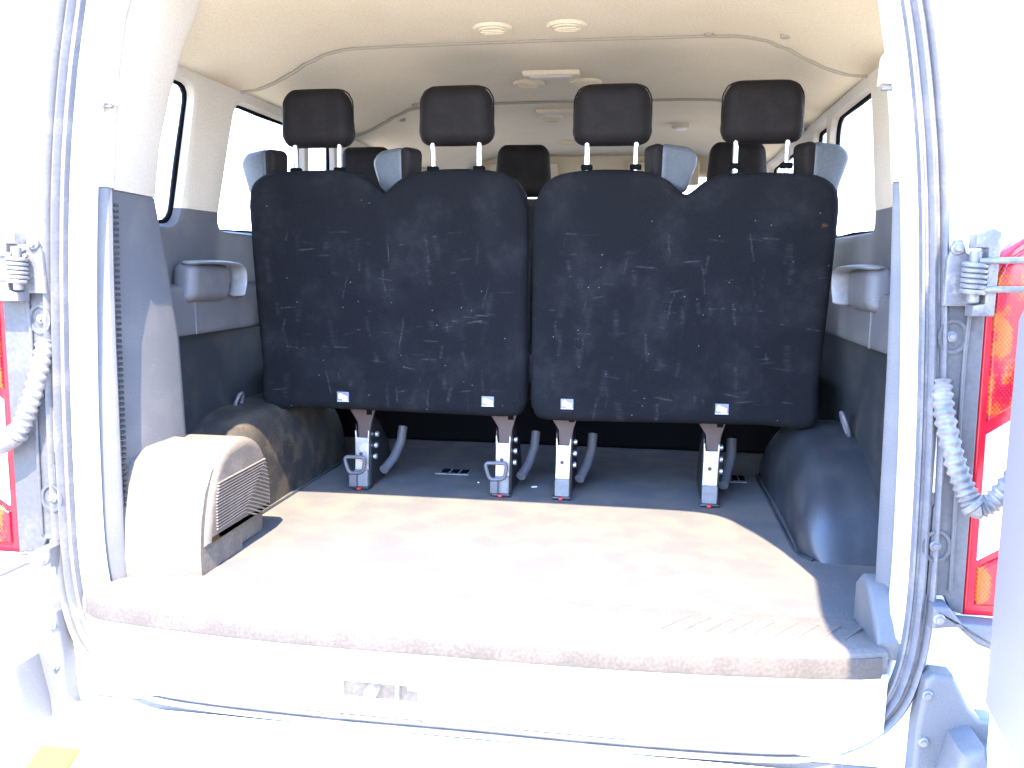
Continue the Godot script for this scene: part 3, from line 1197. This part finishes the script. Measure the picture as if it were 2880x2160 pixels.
func build_corner(van: Node3D, s: int) -> void:
	var sx := func(a: Array) -> PackedVector2Array:
		var o := PackedVector2Array()
		for p in a: o.append(Vector2(s * (p[0] + (.034 * smoothstep(.90, .918, p[0]) if s < 0 else 0.0)), p[1]))
		return o
	# grey plastic pillar cover beside the seal, with screw wells
	var cp := group_node(van, "corner_cover")
	var a := MB.new()
	a.prism(sx.call([[.855, .665], [.918, .668], [.922, .105], [.90, .112], [.888, .138], [.858, .138], [.858, .30], [.868, .32], [.870, .44], [.858, .47]]), 2, .088, .104, .004)
	obj(cp, "panel", a, M.grey_mid, 35)
	var rb := MB.new()
	rb.tube(PackedVector3Array([Vector3(s * .893, .66, .106), Vector3(s * .889, .58, .107), Vector3(s * .889, .46, .107), Vector3(s * .893, .30, .107), Vector3(s * .896, .15, .106)]), .004, 8)
	obj(cp, "raised_edge", rb, M.grey_mid, 60)
	for y in [.603, .230]:
		var w := MB.new()
		var pts := PackedVector2Array()
		for k in 20:
			var an := TAU * k / 20
			pts.append(Vector2(s * .868 + cos(an) * .021, y + sin(an) * .026))
		var rings := [ring_z(pts, .104), ring_z(offset_scaled(pts, Vector2(s * .868, y), .004), .108), ring_z(offset_scaled(pts, Vector2(s * .868, y), -.002), .108), ring_z(offset_scaled(pts, Vector2(s * .868, y), -.004), .104)]
		w.loft(rings, false, true)
		obj(cp, "screw_well", w, M.grey_mid, 40)
		screw(cp, Vector3(s * .866, y, .106), .010)
	# bracket below the lamp
	var bk := group_node(van, "lamp_bracket")
	var b := MB.new()
	b.prism(sx.call([[.862, .128], [.889, .128], [.912, .100], [1.01, .098], [1.01, .052], [.985, .046], [.94, .062], [.905, .092], [.862, .086]]), 2, .085, .135, .008, 3)
	obj(bk, "moulding", b, M.grey, 35)
	screw(bk, Vector3(s * .872, .107, .136), .010)
	# bumper end cap, stepped
	var ec := group_node(van, "bumper_end_cap")
	var c := MB.new()
	c.prism(sx.call([[.845, -.28], [.848, -.10], [.858, -.01], [.872, .003], [.905, .001], [.935, -.055], [.955, -.075], [1.03, -.075], [1.03, -.45], [.845, -.45]]), 2, .086, .135, .010, 3)
	obj(ec, "upper_moulding", c, M.grey, 35)
	var c2 := MB.new()
	c2.prism(sx.call([[.875, -.45], [.880, -.20], [.90, -.10], [.935, -.085], [.955, -.115], [1.04, -.12], [1.04, -.45]]), 2, .12, .22, .018, 4)
	obj(ec, "corner_moulding", c2, M.grey, 35)
	for p in [Vector2(.862, -.035), Vector2(.862, -.125)]:
		screw(ec, Vector3(s * p.x, p.y, .138), .009)
	# tail lamp: red surround, three lenses
	var tl := group_node(van, "tail_lamp")
	var hz := .075
	var sur := MB.new()
	sur.prism(sx.call([[.918, .700], [.935, .742], [.975, .772], [1.03, .782], [1.035, .100], [.924, .100]]), 2, .03, hz + .02, .008, 3)
	obj(tl, "surround", sur, M.lens_red, 35)
	var uvf := func(p: Vector3) -> Vector2: return Vector2((absf(p.x) - .92) / .11, (.76 - p.y) / .22)
	var l1 := MB.new()
	l1.prism(sx.call([[.932, .700], [.945, .732], [.98, .757], [1.028, .765], [1.028, .52], [.936, .455]]), 2, hz, hz + .027, .006, 3)
	obj(tl, "brake_lens", l1, M.lens_amber, 35, uvf)
	var l2 := MB.new()
	l2.prism(sx.call([[.938, .432], [1.028, .497], [1.028, .262], [.940, .205]]), 2, hz, hz + .027, .006, 3)
	obj(tl, "reversing_lens", l2, M.lens_white, 35)
	var l3 := MB.new()
	l3.prism(sx.call([[.941, .192], [1.028, .245], [1.028, .125], [.942, .122]]), 2, hz, hz + .027, .006, 3)
	obj(tl, "fog_lens", l3, M.lens_amber, 35, uvf)
	# door hinge with coil spring and two check rods
	var hg := group_node(van, "door_hinge")
	var pm := MB.new()
	pm.prism(sx.call([[.845, .655], [.845, .735], [.856, .765], [.868, .768], [.876, .745], [.900, .735], [.905, .670], [.885, .655]]), 2, .105, .118, .004)
	obj(hg, "base_plate", pm, M.hinge, 35)
	screw(hg, Vector3(s * .860, .752, .121), .011)
	var wr := MB.new()
	wr.prism(sx.call([[.878, .775], [.905, .785], [.918, .778], [.916, .640], [.880, .640], [.880, .658], [.898, .662], [.898, .752], [.878, .752]]), 2, .112, .150, .005)
	obj(hg, "bracket", wr, M.hinge, 35)
	var co := MB.new()
	var hp := PackedVector3Array()
	for k in 97:
		var an := TAU * k / 16.0
		hp.append(Vector3(s * .882 + cos(an) * .017, .678 + .052 * k / 96.0, .142 + sin(an) * .017))
	co.tube(hp, .0042, 6)
	obj(hg, "coil_spring", co, M.hinge, 60)
	var pin := MB.new()
	pin.cyl(Vector3(s * .882, .662, .142), Vector3(s * .882, .748, .142), .010, 14, .002)
	obj(hg, "hinge_pin", pin, M.hinge)
	for y in [.731, .684]:
		var rd := MB.new()
		rd.tube(PackedVector3Array([Vector3(s * .885, y, .15), Vector3(s * .91, y + .001, .155), Vector3(s * 1.06, y + .003, .165)]), .0055, 10)
		obj(hg, "check_rod", rd, M.hinge, 60)
	# corrugated cable conduit to the door
	var cd := group_node(van, "cable_conduit")
	var path: PackedVector3Array
	if s > 0: path = PackedVector3Array([Vector3(.856, .525, .10), Vector3(.858, .47, .125), Vector3(.870, .40, .150), Vector3(.889, .345, .165), Vector3(.905, .322, .172), Vector3(.930, .338, .178), Vector3(.962, .395, .186), Vector3(.990, .470, .19), Vector3(1.02, .54, .19)])
	else: path = PackedVector3Array([Vector3(-.862, .56, .10), Vector3(-.866, .50, .12), Vector3(-.882, .43, .135), Vector3(-.908, .375, .14), Vector3(-.945, .350, .142), Vector3(-.985, .338, .142), Vector3(-1.05, .335, .142)])
	var fine := smooth3(path, 22)
	var rad := PackedFloat32Array()
	for i in fine.size():
		var u := float(i) / fine.size()
		var smoothz := u > .47 and u < .53 if s > 0 else u > .52
		var base := .0165 if s > 0 else .0175
		rad.append(base + (.0030 if smoothz else .0024 * sin(i * TAU / 5.0)))
	var hm := MB.new()
	hm.tube(fine, rad, 14)
	obj(cd, "corrugated_sleeve", hm, M.hose, 75)
	var col := MB.new()
	var ci := int(fine.size() * (.46 if s > 0 else .51))
	var dd := (fine[ci + 1] - fine[ci]).normalized()
	col.cyl(fine[ci] - dd * .006, fine[ci] + dd * .006, .0225, 18, .003)
	obj(cd, "collar", col, M.hose)
	# white clip strip by the panel, catches on the sunlit side
	var pt := MB.new()
	pt.rbox(Vector3(s * .863, .385, .096), Vector3(.014, .12, .006), .002, 1)
	obj(van, "painted_tab", pt, M.paint)

func build_door(van: Node3D, s: int, ang: float) -> void:
	var d := group_node(van, "rear_door", "white rear door swung open")
	var b := Basis(Vector3.UP, deg_to_rad(ang) * s)
	var hinge := Vector3(s * .968, 0, .20)
	if s < 0: hinge = Vector3(-1.08, 0, .19)
	var tr := Transform3D(b, hinge)
	var add := func(called: String, m: MB, mt: Material) -> void:
		var o := obj(d, called, m, mt, 40)
		o.transform = tr
	var slab := MB.new()
	slab.prism(PackedVector2Array([Vector2(.0, -.30), Vector2(.0, 1.30), Vector2(.06, 1.42), Vector2(.78, 1.42), Vector2(.80, 1.38), Vector2(.80, -.30)]), 0, -.028, .028, .012, 3)
	add.call("door_shell", slab, M.paint)
	var tp := MB.new()
	tp.prism(PackedVector2Array([Vector2(.006, -.01), Vector2(.006, .64), Vector2(.03, .66), Vector2(.76, .66), Vector2(.76, -.01)]), 0, minf(-s * .026, -s * .036), maxf(-s * .026, -s * .036), .004)
	add.call("door_lining", tp, M.door_lining)
	var lo := MB.new()
	lo.prism(PackedVector2Array([Vector2(.01, -.28), Vector2(.01, -.02), Vector2(.78, -.02), Vector2(.78, -.28)]), 0, minf(s * .027, s * .036), maxf(s * .027, s * .036), .004)
	add.call("rub_strip", lo, M.grey_light)

func build_front(van: Node3D) -> void:
	# windscreen header, windscreen, dashboard and scuttle at the far end
	var h := MB.new()
	h.rbox(Vector3(0, 1.33, -3.72), Vector3(1.86, .14, .12), .03, 2)
	obj(van, "windscreen_header", h, M.beige)
	for s in [-1, 1]:
		var sv := MB.new()
		sv.rbox(Vector3(.42 * s, 1.275, -3.64), Vector3(.42, .15, .022), .01, 2, Basis(Vector3(1, 0, 0), .5))
		obj(van, "sun_visor", sv, M.beige)
	var w := MB.new()
	w.sheet([[Vector3(-.9, 1.28, -3.75), Vector3(.9, 1.28, -3.75)], [Vector3(-.9, .72, -4.3), Vector3(.9, .72, -4.3)]], Vector3(0, .004, -.004))
	obj(van, "windscreen", w, M.glass)
	var d := MB.new()
	d.prism(PackedVector2Array([Vector2(-3.75, .0), Vector2(-3.70, .55), Vector2(-3.78, .76), Vector2(-4.3, .72), Vector2(-4.4, -.2)]), 0, -.97, .97, .03, 3)
	obj(van, "dashboard", d, M.grey_dark, 40)

# ------------------------------------------------ seats
const BACK := [[-.847, .267], [-.856, .40], [-.866, .55], [-.876, .72], [-.882, .85], [-.883, .91], [-.873, .957], [-.845, .984], [-.80, .998], [-.70, 1.003], [-.61, 1.004], [-.55, .998], [-.505, .978], [-.468, .949], [-.449, .934], [-.430, .949], [-.395, .976], [-.33, .998], [-.22, 1.004], [-.13, .999], [-.07, .985], [-.032, .953], [-.012, .905], [-.006, .84], [-.007, .60], [-.006, .34], [-.014, .292], [-.046, .262], [-.20, .261], [-.45, .264], [-.70, .267]]

func build_bench(s: int, label: String) -> void:
	var t := thing("bench_seat", label, "bench seat", Vector3.ZERO, "rear bench seats")
	var kx := -s * (1.0 if s < 0 else .985)
	var out := PackedVector2Array()
	for p in BACK: out.append(Vector2(p[0] * kx, p[1] - (.006 if s > 0 else 0.0) - (.012 if s > 0 and p[1] > .9 and p[0] < -.45 else 0.0)))
	out = smooth_path(out, 3, true)
	var zr := -.857
	var m := MB.new()
	m.prism(out, 2, zr - .105, zr, .028, 5)
	var uvf := func(p: Vector3) -> Vector2: return Vector2((absf(p.x)) / .90 if s > 0 else 1.0 - absf(p.x) / .90, (1.02 - p.y) / .78)
	obj(t, "backrest", m, M["seatback%d" % (1 if s > 0 else 0)], 60, uvf)
	# cushions in front
	var cu := MB.new()
	cu.rbox(Vector3(s * .44, .33, -1.21), Vector3(.85, .14, .48), .05, 3)
	obj(t, "cushion", cu, M.fabric, 50)
	for hx in [.232, .668]:
		if s > 0 and hx > .5: hx = .655
		var h := group_node(t, "headrest")
		var pad := MB.new()
		var df := func(p: Vector3) -> Vector3:
			var k := (p.y + .085) / .17
			var bulge := 1.0 + .03 * sin(k * PI)
			return Vector3(p.x * (1.0 - .10 * smoothstep(.45, 1.0, k)) * bulge, p.y + .006 * cos(p.x * 14.0) * smoothstep(0, .08, p.y), p.z * (1.0 - .15 * k) + .012 * (k - .5))
		var hy := 1.160 if s < 0 else 1.154
		pad.rbox(Vector3(s * hx, hy, -.915), Vector3(.226, .168, .085), .040, 5, Basis.IDENTITY, df)
		obj(h, "pad", pad, M.leather, 60)
		var pipe := MB.new()
		var pp := PackedVector3Array()
		for k in 41:
			var a := TAU * k / 40
			pp.append(Vector3(s * hx + .1125 * signf(cos(a)) * pow(absf(cos(a)), .35) * (1.0 - .10 * smoothstep(0.1, 1.0, sin(a))), hy + .0845 * signf(sin(a)) * pow(absf(sin(a)), .35) + (.004 if sin(a) > .5 else 0.0), -.917))
		pipe.tube(pp, .0022, 6)
		obj(h, "piping", pipe, M.leather, 60)
		for e in [-1, 1]:
			var p := MB.new()
			p.cyl(Vector3(s * hx + .071 * e, .98, -.905), Vector3(s * hx + .071 * e, 1.09, -.905), .0072, 14)
			obj(h, "post", p, M.steel)
			var sl := MB.new()
			sl.rbox(Vector3(s * hx + .071 * e, 1.006, -.905), Vector3(.034, .016, .026), .005, 2)
			obj(h, "post_sleeve", sl, M.black)
		# belt guide wing on the outer shoulder of each seat
		var bg := group_node(t, "belt_guide")
		var wx := func(l: Array) -> PackedVector2Array:
			var o := PackedVector2Array()
			for p in l: o.append(Vector2(s * p[0], p[1]))
			return o
		var hs := .0 if s < 0 else -.022
		var org := Vector3(s * (hx + .196 + hs), .004, -.948)
		var rot := Basis(Vector3.UP, s * .42)
		var w := MB.new()
		w.prism(rounded_poly(wx.call([[-.046, 1.070], [-.052, .955], [.036, .925], [.076, 1.030], [.050, 1.062]]), .022, 5), 2, -.03, .036, .016, 4)
		var wo := obj(bg, "cover", w, M.pad, 60)
		wo.transform = Transform3D(rot, org)
		var sh2 := MB.new()
		sh2.prism(rounded_poly(wx.call([[-.076, 1.058], [-.070, .95], [-.034, .95], [-.034, 1.066], [-.058, 1.070]]), .016, 4), 2, -.04, .033, .016, 4)
		var so := obj(bg, "side_shell", sh2, M.leather, 60)
		so.transform = Transform3D(rot, org)
	# floor legs
	for lx in ([-.545, -.085] if s < 0 else [.105, .553]):
		var g := group_node(t, "leg")
		var br := MB.new()
		br.prism(PackedVector2Array([Vector2(lx - .055, .275), Vector2(lx + .045, .275), Vector2(lx + .028, .215), Vector2(lx + .020, .165), Vector2(lx - .016, .165), Vector2(lx - .018, .215)]), 2, -.945, -.930, .003)
		obj(g, "upper_bracket", br, M.brown, 35)
		var slot := MB.new()
		slot.rbox(Vector3(lx + .022, .252, -.929), Vector3(.018, .022, .004), .002, 1)
		obj(g, "bracket_slot", slot, M.black)
		var pl := MB.new()
		pl.prism(PackedVector2Array([Vector2(lx - .025, .045), Vector2(lx - .023, .150), Vector2(lx - .024, .190), Vector2(lx - .020, .192), Vector2(lx - .018, .168), Vector2(lx + .018, .168), Vector2(lx + .020, .192), Vector2(lx + .024, .190), Vector2(lx + .022, .150), Vector2(lx + .019, .045)]), 2, -.930, -.918, .002)
		obj(g, "front_plate", pl, M.zinc, 35)
		for e in [-1, 1]:
			var ch := MB.new()
			ch.prism(PackedVector2Array([Vector2(-.931, .008), Vector2(-.931, .205), Vector2(-.965, .23), Vector2(-1.03, .20), Vector2(-1.12, .12), Vector2(-1.17, .02), Vector2(-1.17, .008)]), 0, lx + .023 * e - .002, lx + .023 * e + .002)
			obj(g, "cheek_plate", ch, M.blacksteel)
		var ft := MB.new()
		ft.rbox(Vector3(lx - .002, .033, -.918), Vector3(.046, .062, .026), .004, 2)
		obj(g, "foot", ft, M.grey_light)
		var bs := MB.new()
		bs.rbox(Vector3(lx - .002, .006, -.92), Vector3(.058, .010, .05), .003, 1)
		obj(g, "floor_plate", bs, M.blacksteel)
		var tab := MB.new()
		tab.rbox(Vector3(lx - .004, .006, -.893), Vector3(.012, .008, .012), .002, 1)
		obj(g, "red_tab", tab, M.red_tab)
		var hole := MB.new()
		hole.cyl(Vector3(lx - .004, .115, -.919), Vector3(lx - .004, .115, -.9168), .006, 12)
		obj(g, "bolt_hole", hole, M.brown)
		var strut := MB.new()
		strut.tube(PackedVector3Array([Vector3(lx + .045, .045, -1.00), Vector3(lx + .06, .07, -1.06), Vector3(lx + .075, .12, -1.10), Vector3(lx + .078, .17, -1.12)]), .016, 10)
		obj(g, "strut", strut, M.handle, 60)
		for e in 3:
			var bo := MB.new()
			bo.cyl(Vector3(lx + .026, .10 + e * .035, -.955 - e * .01), Vector3(lx + .038, .10 + e * .035, -.955 - e * .01), .009, 10, .002)
			obj(g, "bolt", bo, M.zinc)
		if s < 0:
			var hl := MB.new()
			var rr := PackedVector3Array()
			var c := rounded_poly(PackedVector2Array([Vector2(lx - .055, .108), Vector2(lx + .016, .108), Vector2(lx + .008, .058), Vector2(lx - .040, .054)]), .016, 4)
			for p in c: rr.append(Vector3(p.x, p.y, -.900))
			rr.append(rr[0])
			hl.tube(rr, .0062, 8)
			obj(g, "release_loop", hl, M.handle, 60)
			var hs := MB.new()
			hs.rbox(Vector3(lx - .024, .032, -.897), Vector3(.026, .040, .018), .004, 2)
			obj(g, "loop_stem", hs, M.handle)
	# stickers
	for x in ([-.583, -.123] if s < 0 else [.119, .572]):
		var st := MB.new()
		st.rbox(Vector3(x, .309, zr + .0012), Vector3(.038, .031, .0016), .0006, 1)
		var su := func(p: Vector3) -> Vector2: return Vector2((p.x - x) / .038 + .5, .5 - (p.y - .309) / .031)
		obj(t, "sticker", st, M.sticker, 35, su)

func build_front_seat(x: float, label: String) -> void:
	var t := thing("passenger_seat", label, "seat", Vector3(x, 0, -1.78), "seats in the row ahead")
	var b := MB.new()
	var df := func(p: Vector3) -> Vector3: return Vector3(p.x * (1.0 - .12 * smoothstep(.1, .3, p.y)), p.y, p.z + .10 * (p.y / .3))
	b.rbox(Vector3(0, .66, -.04), Vector3(.43, .64, .11), .045, 4, Basis.IDENTITY, df)
	obj(t, "backrest", b, M.fabric, 50)
	var h := MB.new()
	var dh := func(p: Vector3) -> Vector3: return Vector3(p.x * (1.0 - .12 * smoothstep(-.02, .1, p.y)), p.y, p.z)
	h.rbox(Vector3(0, 1.085, .07), Vector3(.225, .20, .085), .04, 5, Basis.IDENTITY, dh)
	obj(t, "headrest", h, M.leather, 60)
	for e in [-1, 1]:
		var p := MB.new()
		p.cyl(Vector3(.065 * e, .94, .06), Vector3(.065 * e, 1.01, .06), .007, 10)
		obj(t, "headrest_post", p, M.steel)
	var c := MB.new()
	c.rbox(Vector3(0, .33, -.28), Vector3(.44, .13, .48), .05, 3)
	obj(t, "cushion", c, M.fabric, 50)
	var bx := MB.new()
	bx.rbox(Vector3(0, .135, -.26), Vector3(.36, .268, .40), .015, 1)
	obj(t, "base_box", bx, M.black)
	for e in [-1, 1]:
		for z in [-.04, -.48]:
			var l := MB.new()
			l.rbox(Vector3(.17 * e, .14, z), Vector3(.045, .28, .05), .008, 1)
			obj(t, "leg", l, M.blacksteel)

func build_bits() -> void:
	# light litter on the carpet
	for p in [[.0, -1.03, .012, .006], [-.19, -1.05, .004, .004]]:
		var m := MB.new()
		m.rbox(Vector3(p[0], .004, p[1]), Vector3(p[2] * 1.6, .003, p[3] * 1.8), .0012, 2, Basis(Vector3.UP, .5))
		var o := obj(self, "paper_scrap", m, M.white_plastic)
		o.set_meta("label", "small white paper scrap on the carpet between the bench legs" if p[2] > .01 else "tiny white crumb on the carpet by a release loop")
		o.set_meta("category", "litter")
